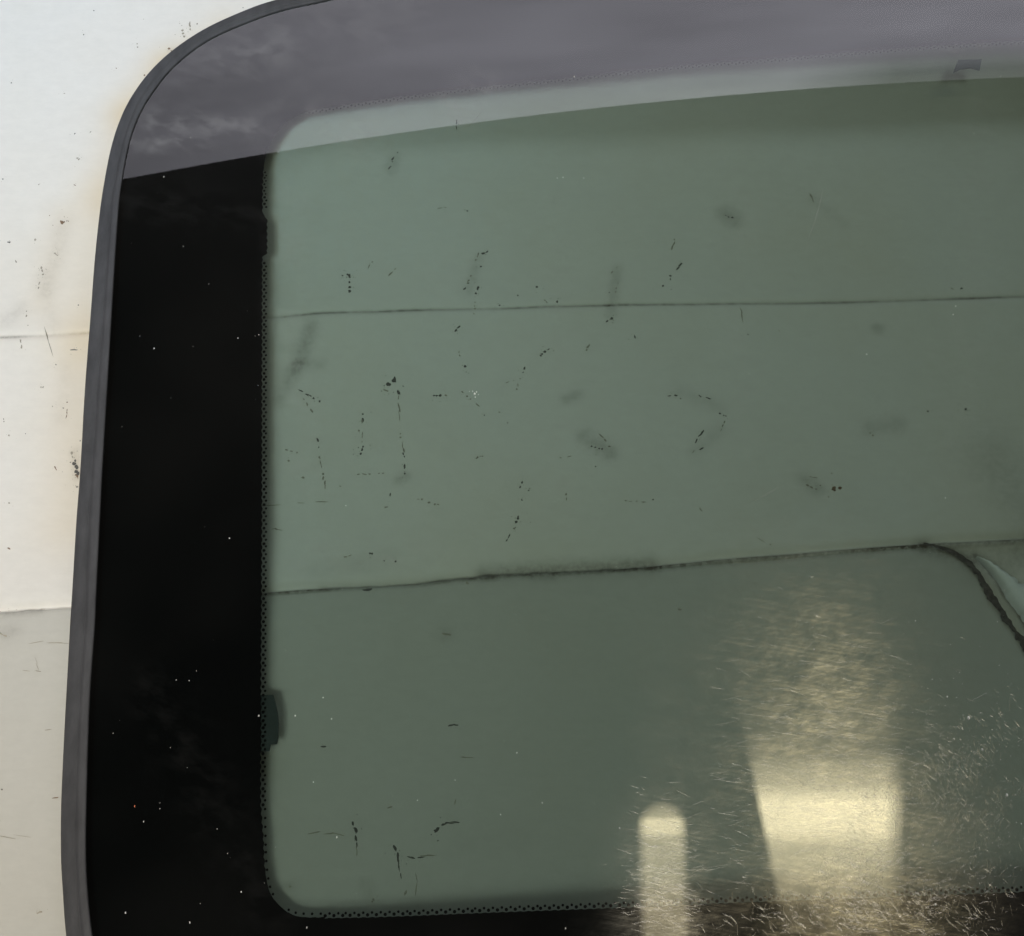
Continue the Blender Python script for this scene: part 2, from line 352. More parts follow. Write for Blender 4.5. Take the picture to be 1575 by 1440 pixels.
def patch(xs, rows):
    V = []; F = []; nx = len(xs)
    for fy, fz in rows:
        for x in xs: y = fy(x); V.append((x, y, fz(x, y)))
    for j in range(len(rows)-1):
        for i in range(nx-1):
            a = j*nx+i; F.append((a, a+1, a+nx+1, a+nx))
    return V, F
def flake(cx, cy, L, W_, ang, zf, dz=0.00012):
    nseg = rnd.randint(6, 10); vs = []
    for i in range(nseg):
        t = 2*math.pi*i/nseg+rnd.uniform(-.2, .2); q = rnd.uniform(.6, 1.15)
        u, v = math.cos(t)*L*q/2, math.sin(t)*W_*q/2
        x = cx+u*math.cos(ang)-v*math.sin(ang); y = cy+u*math.sin(ang)+v*math.cos(ang)
        vs.append((x, y, zf(x, y)+dz))
    return vs
# dirt marks: (px, py, px, py, width px, material index, pieces)   1 dark, 2 faint, 3 brown
MARKS = [
 (558, 632, 556, 645, 4, 1, 2), (556, 645, 552, 660, 4, 2, 2), (557, 682, 553, 696, 5, 1, 3), (556, 660, 556, 684, 2, 2, 3),
 (612, 655, 621, 690, 3, 2, 4), (620, 690, 623, 730, 4, 1, 5), (612, 590, 614, 645, 2, 2, 5), (590, 592, 606, 582, 7, 1, 3), (606, 582, 612, 600, 5, 1, 2), (598, 600, 586, 594, 3, 2, 2),
 (548, 727, 595, 724, 2, 2, 5), (600, 752, 599, 760, 3, 1, 1), (488, 672, 490, 690, 3, 1, 2), (491, 700, 500, 750, 3, 2, 7), (462, 598, 490, 616, 4, 1, 5), (465, 610, 478, 630, 3, 2, 4),
 (440, 690, 456, 694, 3, 2, 4), (442, 705, 443, 707, 4, 2, 1), (533, 418, 540, 424, 5, 1, 3), (537, 432, 538, 446, 5, 1, 3), (524, 420, 526, 421, 4, 1, 1), (572, 398, 565, 410, 3, 2, 2), (611, 405, 596, 422, 3, 2, 3),
 (750, 382, 740, 388, 4, 1, 3), (737, 385, 731, 398, 3, 2, 3), (739, 406, 741, 408, 3, 1, 1), (724, 420, 718, 436, 3, 2, 4), (722, 432, 710, 446, 4, 1, 3), (737, 437, 731, 450, 4, 1, 3), (731, 460, 729, 480, 3, 2, 4), (705, 500, 698, 508, 4, 1, 2),
 (768, 466, 769, 468, 4, 1, 1), (826, 439, 827, 441, 4, 1, 1), (838, 461, 842, 464, 3, 2, 2), (857, 462, 858, 467, 5, 1, 1), (937, 447, 938, 448, 3, 1, 1), (945, 485, 935, 492, 5, 1, 3), (796, 452, 797, 453, 3, 1, 1),
 (712, 558, 718, 562, 5, 1, 2), (706, 535, 707, 545, 3, 2, 2), (844, 536, 830, 546, 4, 1, 4), (850, 537, 852, 538, 3, 2, 1), (808, 562, 804, 570, 3, 1, 2), (800, 580, 780, 585, 2, 2, 3), (797, 590, 795, 600, 3, 2, 2), (908, 528, 900, 540, 4, 2, 3), (978, 505, 977, 517, 4, 1, 1),
 (666, 606, 678, 606, 4, 1, 3), (683, 603, 688, 608, 3, 2, 2), (710, 600, 735, 620, 3, 2, 4), (742, 634, 745, 636, 3, 1, 1), (767, 630, 768, 631, 3, 2, 1), (780, 647, 781, 648, 3, 1, 1), (730, 702, 745, 698, 3, 2, 4),
 (804, 738, 800, 748, 3, 1, 2), (813, 752, 814, 753, 3, 1, 1), (801, 766, 803, 767, 3, 1, 1), (798, 792, 795, 802, 5, 1, 3), (792, 810, 790, 812, 4, 2, 2), (784, 820, 778, 832, 3, 1, 2),
 (569, 849, 572, 851, 4, 1, 2), (530, 855, 540, 853, 3, 2, 2), (590, 861, 592, 862, 3, 1, 1), (608, 862, 612, 863, 3, 1, 1), (415, 810, 435, 814, 2, 2, 3), (658, 770, 675, 774, 3, 2, 3), (640, 764, 650, 766, 3, 2, 2), (588, 778, 595, 776, 3, 2, 2), (520, 745, 523, 746, 4, 2, 1), (465, 733, 470, 735, 3, 2, 1),
 (604, 238, 597, 256, 3, 1, 4), (610, 228, 611, 230, 3, 1, 1), (703, 176, 702, 198, 3, 1, 3), (718, 320, 720, 321, 4, 1, 1), (672, 316, 696, 313, 1.5, 2, 2), (1040, 360, 1034, 382, 3, 2, 3), (1052, 400, 1040, 412, 3, 1, 3), (1033, 418, 1032, 426, 4, 1, 2), (1021, 436, 1020, 438, 5, 1, 1), (950, 408, 938, 420, 2, 2, 3), (952, 430, 945, 452, 2, 2, 4),
 (1116, 328, 1127, 332, 3, 1, 3), (1247, 294, 1255, 310, 3, 2, 3), (1030, 606, 1045, 606, 3, 1, 3), (1046, 610, 1048, 611, 3, 2, 1), (1076, 604, 1080, 610, 3, 1, 2), (1088, 610, 1098, 611, 3, 1, 1), (1108, 634, 1118, 638, 3, 1, 3), (1116, 645, 1110, 660, 2, 2, 4), (1082, 662, 1070, 678, 3, 1, 3), (1080, 688, 1086, 686, 3, 1, 1), (1070, 690, 1066, 694, 2, 2, 1),
 (1140, 470, 1144, 495, 2, 2, 4), (1150, 510, 1152, 512, 3, 1, 1), (1430, 629, 1432, 631, 3, 1, 1), (1488, 626, 1491, 628, 4, 1, 1), (1476, 627, 1478, 628, 2, 2, 1), (1245, 730, 1262, 733, 2, 2, 4), (1275, 750, 1294, 748, 8, 3, 2), (1238, 742, 1258, 750, 3, 2, 4), (1005, 766, 1008, 768, 3, 1, 1), (960, 768, 990, 770, 2, 2, 4), (1076, 780, 1082, 786, 2, 2, 2),
 (1340, 663, 1345, 666, 3, 2, 2), (880, 700, 862, 702, 2, 2, 2), (910, 685, 930, 690, 3, 1, 4), (925, 668, 942, 690, 3, 2, 4), (915, 714, 917, 716, 3, 1, 1), (870, 755, 872, 765, 3, 2, 2), (1200, 505, 1203, 506, 2, 2, 1), (1480, 440, 1486, 440, 3, 1, 1), (1462, 438, 1470, 442, 2, 2, 2),
 (570, 907, 585, 906, 3, 1, 2), (440, 483, 436, 484, 2, 2, 1), (497, 770, 410, 775, 1.5, 2, 3), (1165, 830, 1185, 838, 2, 2, 2),
 # outside, left of the panel
 (279, 38, 280, 50, 5, 2, 3), (289, 25, 291, 40, 3, 2, 3), (300, 30, 303, 31, 3, 2, 1), (257, 68, 262, 71, 5, 3, 2), (208, 60, 209, 70, 3, 2, 2), (115, 239, 118, 240, 4, 2, 2), (90, 340, 96, 336, 6, 3, 3), (56, 278, 57, 280, 3, 2, 1), (110, 279, 113, 281, 3, 3, 1), (114, 200, 112, 200, 3, 1, 1), (135, 197, 137, 198, 3, 2, 1), (10, 369, 18, 369, 3, 1, 1), (14, 122, 15, 123, 3, 1, 1), (95, 137, 96, 138, 3, 2, 1), (124, 44, 125, 46, 3, 1, 1), (140, 8, 141, 9, 3, 1, 1), (215, 20, 218, 22, 2, 2, 1), (372, 6, 373, 8, 2, 1, 1), (52, 363, 50, 366, 4, 2, 2), (80, 385, 86, 388, 4, 2, 3), (60, 402, 62, 418, 4, 2, 4), (20, 395, 22, 399, 2, 2, 1), (58, 430, 55, 440, 3, 2, 2), (1, 270, 2, 272, 3, 1, 1), (70, 500, 72, 540, 2, 2, 1), (175, 98, 178, 99, 3, 3, 1), (218, 108, 220, 110, 3, 3, 1),
 (29, 517, 30, 534, 3, 2, 4), (104, 534, 112, 534, 3, 1, 1), (117, 464, 118, 466, 3, 2, 1), (37, 475, 38, 483, 3, 2, 2), (39, 496, 40, 497, 2, 2, 1), (105, 540, 106, 541, 2, 2, 1), (82, 556, 84, 558, 3, 2, 1), (56, 591, 62, 592, 3, 2, 2), (100, 613, 99, 642, 2.5, 3, 4), (77, 621, 78, 622, 3, 2, 1), (35, 663, 36, 664, 2, 1, 1), (10, 666, 11, 668, 3, 2, 1), (106, 692, 108, 700, 4, 2, 2), (111, 702, 113, 708, 5, 1, 2), (112, 710, 117, 724, 7, 1, 5), (113, 726, 118, 732, 4, 3, 3), (79, 710, 84, 722, 2.5, 3, 2), (115, 745, 116, 749, 4, 2, 1), (10, 770, 11, 772, 3, 2, 1), (2, 640, 3, 650, 2, 2, 2), (93, 622, 94, 624, 3, 2, 1), (120, 674, 121, 676, 2, 2, 1), (8, 840, 12, 842, 3, 3, 1), (66, 955, 75, 962, 4, 3, 2), (72, 972, 78, 980, 2, 2, 1), (30, 940, 70, 935, 2, 3, 5), (2, 945, 25, 942, 3, 3, 3), (9, 972, 10, 980, 3, 2, 2), (4, 985, 6, 990, 3, 3, 1)]
MARKS_LOW = [  # worm-like strokes first: soft shadows of scratches painted as marks
 (543, 1268, 547, 1280, 5, 1, 2), (547, 1280, 549, 1300, 4, 1, 3), (549, 1300, 549, 1318, 2, 2, 2), (480, 1282, 522, 1283, 3, 2, 3), (608, 1303, 612, 1316, 4.5, 1, 2), (612, 1316, 617, 1355, 2.5, 1, 4),
 (668, 1280, 676, 1272, 6, 1, 2), (676, 1272, 688, 1266, 3, 1, 2), (688, 1266, 710, 1265, 2.5, 1, 2), (632, 1319, 650, 1319, 2.5, 1, 2), (648, 1318, 673, 1314, 2.5, 2, 2), (641, 1348, 640, 1374, 2.5, 2, 2), (628, 1368, 624, 1374, 4, 2, 1),
 (496, 1149, 503, 1149, 4, 1, 1), (691, 1115, 706, 1115, 3, 1, 2), (715, 1165, 730, 1167, 2.5, 2, 2), (600, 1242, 608, 1241, 3, 2, 1), (700, 1234, 699, 1241, 2.5, 2, 1), (444, 1366, 447, 1364, 4, 2, 1), (572, 1388, 575, 1384, 4, 2, 2), (560, 908, 574, 906, 4, 1, 1), (716, 896, 722, 897, 4, 2, 2), (676, 975, 692, 977, 4, 2, 2), (1040, 938, 1046, 938, 4, 2, 1), (1085, 940, 1086, 941, 3, 2, 1),
 (42, 1032, 59, 1033, 1.2, 2, 2), (59, 1032, 56, 1013, 1, 2, 2), (66, 1124, 74, 1123, 2, 2, 1), (82, 1228, 90, 1227, 2, 3, 1), (58, 1404, 66, 1402, 3, 2, 2), (2, 1214, 4, 1215, 2, 1, 1), (50, 988, 100, 990, 1.2, 2, 3), (8, 1288, 60, 1286, 1.2, 2, 2), (2, 975, 12, 980, 3, 2, 2)]
def add_marks(V, F, MI, marks, zf, lo=.2, hi=1.5):
    for a, b, c, d, wd, mi, npc in marks:
        A, B = at(a, b).xy, at(c, d).xy; L = (B-A).length; ang = math.atan2(B.y-A.y, B.x-A.x)
        jit = 0.25 if npc > 1 else 0
        for i in range(npc):
            t = (i+.5)/npc+rnd.uniform(-.55, .55)/npc; p = A.lerp(B, t)
            ll = max(L/npc*rnd.uniform(lo, hi), wd*PXM*.9); ww = wd*PXM*rnd.uniform(.55, 1.25)
            vs = flake(p.x+rnd.uniform(-1, 1)*wd*PXM*jit, p.y+rnd.uniform(-1, 1)*wd*PXM*jit, ll*1.1, ww, ang+rnd.uniform(-.25, .25), zf)
            i0 = len(V); V += vs; F.append(tuple(range(i0, i0+len(vs)))); MI.append(mi)
            for _ in range(rnd.randint(2, 5) if wd > 2.4 and rnd.random() < .8 else 0):
                s = wd*PXM*rnd.uniform(.15, .42)
                vs = flake(p.x+rnd.gauss(0, 1.6*wd*PXM), p.y+rnd.gauss(0, 1.6*wd*PXM), s, s*.8, rnd.uniform(0, 3), zf)
                i0 = len(V); V += vs; F.append(tuple(range(i0, i0+len(vs)))); MI.append(mi)

def frange(a, b, s): return [a+(b-a)*i/max(1, int(round((b-a)/s))) for i in range(int(round((b-a)/s))+1)]
xs = frange(-0.42, -0.20, 0.006)[:-1]+frange(-0.20, 0.20, 0.0013)+frange(0.20, 0.46, 0.006)[1:]
rows = []
for t in [0, .05, .1, .15, .2, .25, .3]: rows.append((lambda x, t=t: lerp(-0.10, l2(x)-.012, t/.3), zU))
for d in (-.008, -.004, -.002, -.001, 0, .0006, .0012, .002, .003, .004, .0055, .007): rows.append((lambda x, d=d: l2(x)+d, zU))
for i in range(1, 70): rows.append((lambda x, t=i/70: lerp(l2(x)+.007, l1(x)-.006, t), zU))
for d in (-.006, -.004, -.0025, -.0016, -.0010, -.0006, -.0003, 0, .0003, .0006, .001, .0016, .0025, .004, .006): rows.append((lambda x, d=d: l1(x)+d, zU))
for i in range(1, 100): rows.append((lambda x, t=i/100: lerp(l1(x)+.006, .22, t), zU))
for i in range(1, 20): rows.append((lambda x, t=i/19: lerp(.22, .42, t), zU))
V, F = patch(xs, rows); MI = [0]*len(F); nb = len(V)
add_marks(V, F, MI, MARKS, zU)
up = mesh('paper_sheet', V, F, [M_PAPER, M_DIRT, M_DIRT2, M_BROWN], mi=MI, smooth=True)
paint(up, [('soil_shade', SOIL_SHADE_W), ('tan', TANW)])
tag(up, 'large white creased paper sheet under the upper part of the glass panel', 'paper sheet')

# lower sheet: its own thickness, ragged torn right edge running down from the seam
DE = plan([(1430, 837), (1462, 850), (1490, 868), (1510, 895), (1530, 928), (1550, 958), (1575, 992), (1640, 1100), (1760, 1300), (1900, 1560), (2000, 1800)])
DEy = sorted([(p[1], p[0]) for p in DE])
def de_x(y): return interp(DEy, y)
V = []; F = []; NXL = 260; ys = []
ytop_pts = []
rowsL = [0, .0006, .0014, .0025, .004, .006, .0072, .0084, .010, .014]+[.014+.0024*i for i in range(1, 85)]+[.2156+.012*i for i in range(1, 14)]
xl0 = -0.42
for j, d in enumerate(rowsL):
    # right end x of the row: solve where l2(x)-d meets the torn edge
    lo, hi = at(1430, 837).x-.0005, .5
    xe = lo
    for _ in range(25):
        mid = (lo+hi)/2
        if mid < de_x(l2(mid)-d): lo = mid
        else: hi = mid
    xe = lo+0.0007*noise.noise(Vector((d*300, 2, 4)))+.0004*noise.noise(Vector((d*1100, 2, 4)))
    for i in range(NXL+1):
        t = i/NXL; x = lerp(xl0, xe, t**0.85)
        y = l2(x)-d
        if j == 0: y += .00035*noise.noise(Vector((x*180, 1, 7)))+.0002*noise.noise(Vector((x*700, 1, 7)))
        V.append((x, y, zL(x, y)))
for j in range(len(rowsL)-1):
    for i in range(NXL):
        a = j*(NXL+1)+i; F.append((a+NXL+1, a+NXL+2, a+1, a))
MI = [0]*len(F)
# thickness wall along the top and right border
border = [i for i in range(NXL+1)]+[j*(NXL+1)+NXL for j in range(1, len(rowsL))]
i0 = len(V)
for b_i in border: x, y, z = V[b_i]; V.append((x, y, z-.0011))
for q in range(len(border)-1): F.append((border[q], border[q+1], i0+q+1, i0+q)); MI.append(0)
add_marks(V, F, MI, MARKS_LOW, zL, 1.2, 1.6)
low = mesh('paper_sheet', V, F, [M_PAPER2, M_DIRT, M_DIRT2, M_BROWN], mi=MI, smooth=True)  # marks here include the painted scratch shadows
LOWREF[0] = low
paint(low, [('soil_shade', SOIL_SHADE_W), ('tan', [])])
tag(low, 'beige paper sheet with torn slanting edge under the lower part of the panel', 'paper sheet')
# shade under the torn cardboard edge, painted as a dark ragged band
def band(path_px, wl, wr, name, material, parent, dz, seed, hump=0.0, nacross=6, rag=.5, zbase=None):
    P = resample([Vector(at(*p).xy) for p in catmull([Vector((*q,)) for q in path_px], 10)], .0007)
    V = []; F = []; n_ = len(P)
    for i, p in enumerate(P):
        a = P[max(0, i-1)]; c = P[min(n_-1, i+1)]; T = (c-a).normalized(); N = Vector((T.y, -T.x))
        s = i/(n_-1)
        l = wl(s)*PXM*(1+rag*noise.noise(Vector((i*.35, seed, 0)))+rag*.6*noise.noise(Vector((i*.9, seed, 5))))
        r = wr(s)*PXM*(1+rag*noise.noise(Vector((i*.35, seed, 9)))+rag*.6*noise.noise(Vector((i*.9, seed, 15))))
        for j in range(nacross+1):
            t = j/nacross; o = -l+(l+r)*t; q = p-N*o
            V.append((q.x, q.y, (zbase(q.x, q.y) if zbase else 0)+dz+hump*math.sin(math.pi*t)**.7))
    for i in range(n_-1):
        for j in range(nacross):
            a = i*(nacross+1)+j; F.append((a, a+1, a+nacross+2, a+nacross+1))
    return mesh(name, V, F, material, parent, smooth=True)
band([(1420, 836), (1458, 846), (1490, 866), (1511, 895), (1532, 930), (1553, 962), (1580, 1000), (1650, 1115), (1770, 1320)],
     lambda s: 2+5*min(1, s*4), lambda s: 1+2*min(1, s*4), 'torn_edge_shade', M_EDGE_SHADE, low, .0022, 3.3, rag=.9, zbase=lambda x, y: max(zL(x, y), zU(x, y)-.0015)-.0012)
band([(1500, 858), (1518, 870), (1540, 893), (1562, 922), (1590, 962), (1660, 1080), (1780, 1290)],
     lambda s: 1+9*min(1, s*6), lambda s: 1+24*min(1, s*6), 'curled_edge', M_CURL, up, .0006, 8.3, hump=.0030, rag=.25, zbase=lambda x, y: -.001)

# ------------------------------------------------------------------ the glass panel
panel = bpy.data.objects.new('sunroof_glass_panel', None); COL.objects.link(panel)
panel.location = (X0, Y0, 0.0); panel.empty_display_size = .05
tag(panel, 'green tinted glass sunroof panel with black border and grey rubber seal', 'glass panel')
def attach(o):
    o.parent = panel; o.matrix_parent_inverse.identity()
    o.data.transform(__import__('mathutils').Matrix.Translation((-X0, -Y0, 0))); return o
OUT_PX = [(1980, -150), (1500, -135), (1100, -105), (800, -72), (600, -42), (480, -16), (413, 0), (367, 17), (312, 43), (263, 76), (227, 110), (200, 147), (182, 183), (168, 227), (157, 283), (150, 333), (143, 400), (137, 480), (128, 597), (121, 720), (115, 797), (109, 897), (105, 960), (100, 1053), (95, 1147), (91, 1243), (91, 1320), (94, 1377), (99, 1440), (112, 1510), (140, 1580), (200, 1645), (300, 1685), (500, 1705), (900, 1708), (1400, 1700), (1980, 1690)]
RID_PX = [(1980, -134), (1500, -119), (1100, -89), (800, -56), (600, -26), (500, -3), (430, 12), (365, 34), (310, 60), (262, 96), (231, 133), (212, 163), (197, 200), (187, 235), (178, 283), (173, 310), (167, 393), (161, 480), (153, 580), (147, 667), (140, 763), (135, 863), (132, 960), (125, 1060), (119, 1193), (117, 1293), (120, 1360), (127, 1440), (140, 1505), (165, 1568), (220, 1622), (310, 1660), (500, 1680), (900, 1683), (1400, 1675), (1980, 1665)]
INN_PX = [(1980, -129), (1500, -114), (1100, -84), (800, -51), (600, -21), (500, 2), (432, 17), (368, 40), (314, 66), (267, 103), (238, 138), (219, 168), (204, 203), (195, 238), (188, 277), (183, 315), (178, 383), (172, 480), (165, 597), (158, 713), (153, 813), (148, 913), (146, 960), (138, 1077), (134, 1193), (132, 1293), (134, 1360), (142, 1440), (155, 1498), (178, 1552), (230, 1605), (315, 1642), (500, 1662), (900, 1665), (1400, 1657), (1980, 1647)]
HOLE_PX = [(1980, 46), (1800, 53), (1575, 63), (1380, 75), (1210, 89), (1040, 102), (877, 120), (740, 134), (603, 151), (500, 167), (470, 173), (450, 182), (434, 194), (423, 209), (415, 223), (409, 238), (405.5, 262), (404, 300), (403.5, 400), (403, 597), (403, 800), (402, 960), (401.5, 1053), (401, 1200), (402, 1300), (405, 1345), (412, 1375), (426, 1394), (443, 1407), (465, 1412.5), (520, 1412), (600, 1410), (700, 1406), (800, 1402), (960, 1396), (1174, 1387), (1575, 1372), (1980, 1358)]
CPT = Vector((X0, Y0))
def polar(px, dz=0.0):                                    # world outline sampled by angle about the panel centre
    W_ = [Vector(atg(*p, dz).xy) for p in catmull([Vector(q) for q in px], 16)]
    W_ = [p-CPT for p in W_ if p.x < X0-1e-4]
    tab = sorted([(math.atan2(p.x*-1, p.y), p.length) for p in W_])   # angle 0 = +y, pi = -y, left half
    return tab
TO, TR, TI, TH = polar(OUT_PX), polar(RID_PX), polar(INN_PX), polar(HOLE_PX, -.0045)
def pt(tab, th, off=0.0):
    s = 1.0
    if th < 0: th = -th; s = -1.0
    if th > math.pi: th = 2*math.pi-th; s = -s
    r = interp(tab, th)+off
    return (-s*math.sin(th)*r, math.cos(th)*r)
# angular samples dense enough for the dotted edge
NA = 4200
def arc_angles(tab, n_):
    P = [Vector(pt(tab, math.pi*i/4000)) for i in range(4001)]
    S = [0.0]
    for a, b in zip(P, P[1:]): S.append(S[-1]+(b-a).length)
    out = []; j = 0
    for i in range(n_+1):
        s = S[-1]*i/n_
        while j < 3999 and S[j+1] < s: j += 1
        f = (s-S[j])/max(1e-12, S[j+1]-S[j]); out.append(math.pi*(j+f)/4000)
    return out, S[-1]
half, HALF_LEN = arc_angles(TH, NA//2)
ANG = half+[-a for a in half[-2:0:-1]]
def world(p): return (p[0]+X0, p[1]+Y0)

# glass pane: curved slab
def glass():
    ang = [math.pi*2*i/900 for i in range(520)]; ang = arc_angles(TR, 450)[0]; ang = ang+[-a for a in ang[-2:0:-1]]
    NR = 60; V = [(0, 0, gz(X0, Y0))]; F = []; MI = []; n_ = len(ang)
    edge = [pt(TR, a, -.0006) for a in ang]
    for r in range(1, NR+1):
        f = r/NR
        for e in edge: V.append((e[0]*f, e[1]*f, gz(e[0]*f+X0, e[1]*f+Y0)))
    for i in range(n_): F.append((0, 1+i, 1+(i+1) % n_)); MI.append(0)
    for r in range(NR-1):
        for i in range(n_):
            a = 1+r*n_+i; b = 1+r*n_+(i+1) % n_; F.append((a, a+n_, b+n_, b)); MI.append(0)
    top = len(V); V += [(x, y, z-.004) for x, y, z in V]
    for f, q in zip(list(F), list(MI)): F.append(tuple(i+top for i in reversed(f))); MI.append(1)
    base = 1+(NR-1)*n_; rim = len(V)                       # rim has its own vertices, so the top face stays true to its curve
    V += V[base:base+n_]+V[base+top:base+top+n_]
    for i in range(n_):
        j = (i+1) % n_; F.append((rim+i, rim+i+n_, rim+j+n_, rim+j)); MI.append(1)
    V = [(x+X0, y+Y0, z) for x, y, z in V]
    o = mesh('glass_pane', V, F, [M_GLASS, M_GLASSU], mi=MI, smooth=True)
    m_ = o.data; nn = []
    D = [(atg(a, b).xy, atg(c, d).xy, r*PXM, s) for a, b, c, d, r, s in
         [(290, 100, 400, 80, 45, .5), (225, 190, 390, 195, 32, .8), (205, 225, 300, 220, 14, .8), (430, 60, 600, 20, 70, .35), (740, 120, 700, 175, 22, .7), (460, 165, 560, 215, 40, .45), (540, 168, 980, 122, 12, .3), (1470, 72, 1520, 78, 10, 1.2), (235, 1060, 420, 1410, 34, .055), (200, 310, 385, 325, 38, .05),  # last two paint a faint reflected sheen on the black border
          (440, 260, 462, 740, 26, .30), (858, 300, 862, 780, 18, .16), (1140, 150, 1132, 700, 24, .15), (1500, 170, 1480, 720, 28, .18), (700, 210, 690, 460, 22, .10), (470, 860, 700, 850, 20, .25)]]  # pale streaks painting the lighter bands along the paper's folds
    W_ = [(atg(a, b).xy, atg(c, d).xy, r*PXM, s) for a, b, c, d, r, s in [(1275, 1085, 1300, 1400, 160, .85), (1450, 1230, 1460, 1400, 90, .5), (1022, 1290, 1022, 1440, 50, .8)]]
    paint(o, [('dust', D), ('wear', W_)])  # 'dust' also holds the painted border sheen and fold light
    # keep the slab's rim crisp: split rim from faces by sharp edges
    return attach(o)
pane = glass()
for e in pane.data.edges: pass

# printed black border under the glass with its scalloped edge
PITCH = 12.0*PXM*.985
NDOT = int(round(HALF_LEN/PITCH)); 
def px_of(x, y, z):
    d = Vector((x, y, z))-CAM; f = d.dot(_F)/FPX
    return IW/2+d.x/f, IH/2-d.dot(_U)/f
ZF = -.0045
def frit():
    V = []; F = []; K = 14; n_ = len(ANG)
    for i, a in enumerate(ANG):
        p = pt(TH, a); x, y = world(p); px, py = px_of(x, y, gz(x, y)-.0045)
        s = (i if i <= NA//2 else NA-i)/(NA//2)*NDOT
        am = .9
        corner = (px < 500 and py < 262) or (px < 470 and py > 1340)
        if corner: am = 0.15
        o = am*PXM*math.cos(2*math.pi*s)          # row A sits where the edge is recessed (cos = +1)
        extra = 0.0
        if 328 < py < 396 and px < 500: extra = -8*PXM*min(1, (py-328)/8, (396-py)/8)
        elif px < 500 and 1235 < py < 1345: extra = -3.5*PXM*min(1, (py-1235)/60)
        elif px < 500 and py >= 1345: extra = -3.5*PXM
        q = pt(TH, a, o+extra); e = pt(TO, a, -.0022)
        for j in range(K+1):
            t = (j/K)**1.6; xx, yy = world((lerp(q[0], e[0], t), lerp(q[1], e[1], t)))
            V.append((xx, yy, gz(xx, yy)+ZF))
    for i in range(n_):
        for j in range(K):
            a = i*(K+1)+j; b = ((i+1) % n_)*(K+1)+j; F.append((a, b, b+1, a+1))
    # dots
    NS = 12
    for side in (1, -1):
        for kdot in range(NDOT*2):
            s = kdot/2; rowA = kdot % 2 == 0
            th = half[min(len(half)-1, int(round(s/NDOT*(NA//2))))]*side
            p = pt(TH, th); x, y = world(p); px, py = px_of(x, y, gz(x, y)-.0045)
            if (px < 470 and py < 262) or (px < 440 and py > 1380 and side > 0): continue
            if px < 500 and 320 < py < 402 : continue
            late = px < 500 and py > 1250
            if late and rowA: continue
            inw = (3.1 if rowA else 6.0)*PXM; rr = (2.35 if rowA else 1.85)*PXM
            if py < 300: inw *= .8; rr *= .8
            # inward normal
            p2 = Vector(pt(TH, th+.0006)); p1 = Vector(pt(TH, th-.0006)); T = (p2-p1).normalized(); N = Vector((-T.y, T.x))
            if N.dot(Vector(p)) > 0: N = -N
            c = Vector(p)+N*inw; i0 = len(V)
            for q in range(NS):
                xx, yy = world((c.x+rr*math.cos(2*math.pi*q/NS), c.y+rr*math.sin(2*math.pi*q/NS))); V.append((xx, yy, gz(xx, yy)+ZF))
            F.append(tuple(range(i0, i0+NS)))
    return attach(mesh('black_border', V, F, M_FRIT, smooth=True))
frit()

# rubber seal swept round the rim
def seal():
    ang = arc_angles(TR, 420)[0]; ang = ang+[-a for a in ang[-2:0:-1]]; n_ = len(ang)
    V = []; F = []
    for a in ang:
        o = Vector(pt(TO, a)); r = Vector(pt(TR, a)); q = Vector(pt(TI, a)); z0 = gz(*world(r))
        prof = [(o.lerp(r, .10), -.0062), (o.lerp(r, .0), -.0052), (o, -.0030), (o.lerp(r, .03), -.0014), (o.lerp(r, .10), -.0005), (o.lerp(r, .22), 0.0001), (o.lerp(r, .6), .0003),
                (o.lerp(r, .90), .0006), (r.lerp(o, .05), .0007), (r.lerp(o, .015), .0014), (r.lerp(q, .06), .0014), (r.lerp(q, .13), .0007), (r.lerp(q, .5), .0007), (r.lerp(q, .85), .0007), (r.lerp(q, .96), .0005), (q, .0001), (q, -.0008)]
        for p, dz in prof: x, y = world(p); V.append((x, y, gz(x, y)+dz))
    K = len(prof)
    for i in range(n_):
        for j in range(K-1):
            a = i*K+j; b = ((i+1) % n_)*K+j; F.append((a, a+1, b+1, b))
    o = mesh('rubber_seal', V, F, M_RUBBER, smooth=True); return attach(o)
seal()

# small plastic tab under the glass at the inner edge of the border
def slab(name, pxpts, dz, th, material, n_=6):
    P = [atg(a, b, dz) for a, b in pxpts]; k_ = len(P)
    V = [tuple(p) for p in P]+[(p.x, p.y, p.z-th) for p in P]
    F = [tuple(range(k_)), tuple(reversed(range(k_, 2*k_)))]+[(i, i+k_, (i+1) % k_+k_, (i+1) % k_) for i in range(k_)]
    return attach(mesh(name, V, F, material))
slab('mounting_tab', [(396, 1069), (420, 1069), (422.5, 1078), (425, 1088), (427, 1100), (428.3, 1113), (428, 1126), (427, 1136), (425.5, 1144), (416, 1144.5), (415, 1149), (413.5, 1155), (396, 1155)], -.0052, .0012, M_TAB)
M_PIECE = plain('dark_grey_piece', (0.10, 0.115, 0.11), .8, 300, .15)
slab('small_dark_piece', [(1474, 92), (1510, 91), (1507, 108), (1494, 104), (1478, 106), (1466, 112)], -.0047, .0006, M_PIECE)  # small dark piece under the glass at the top right

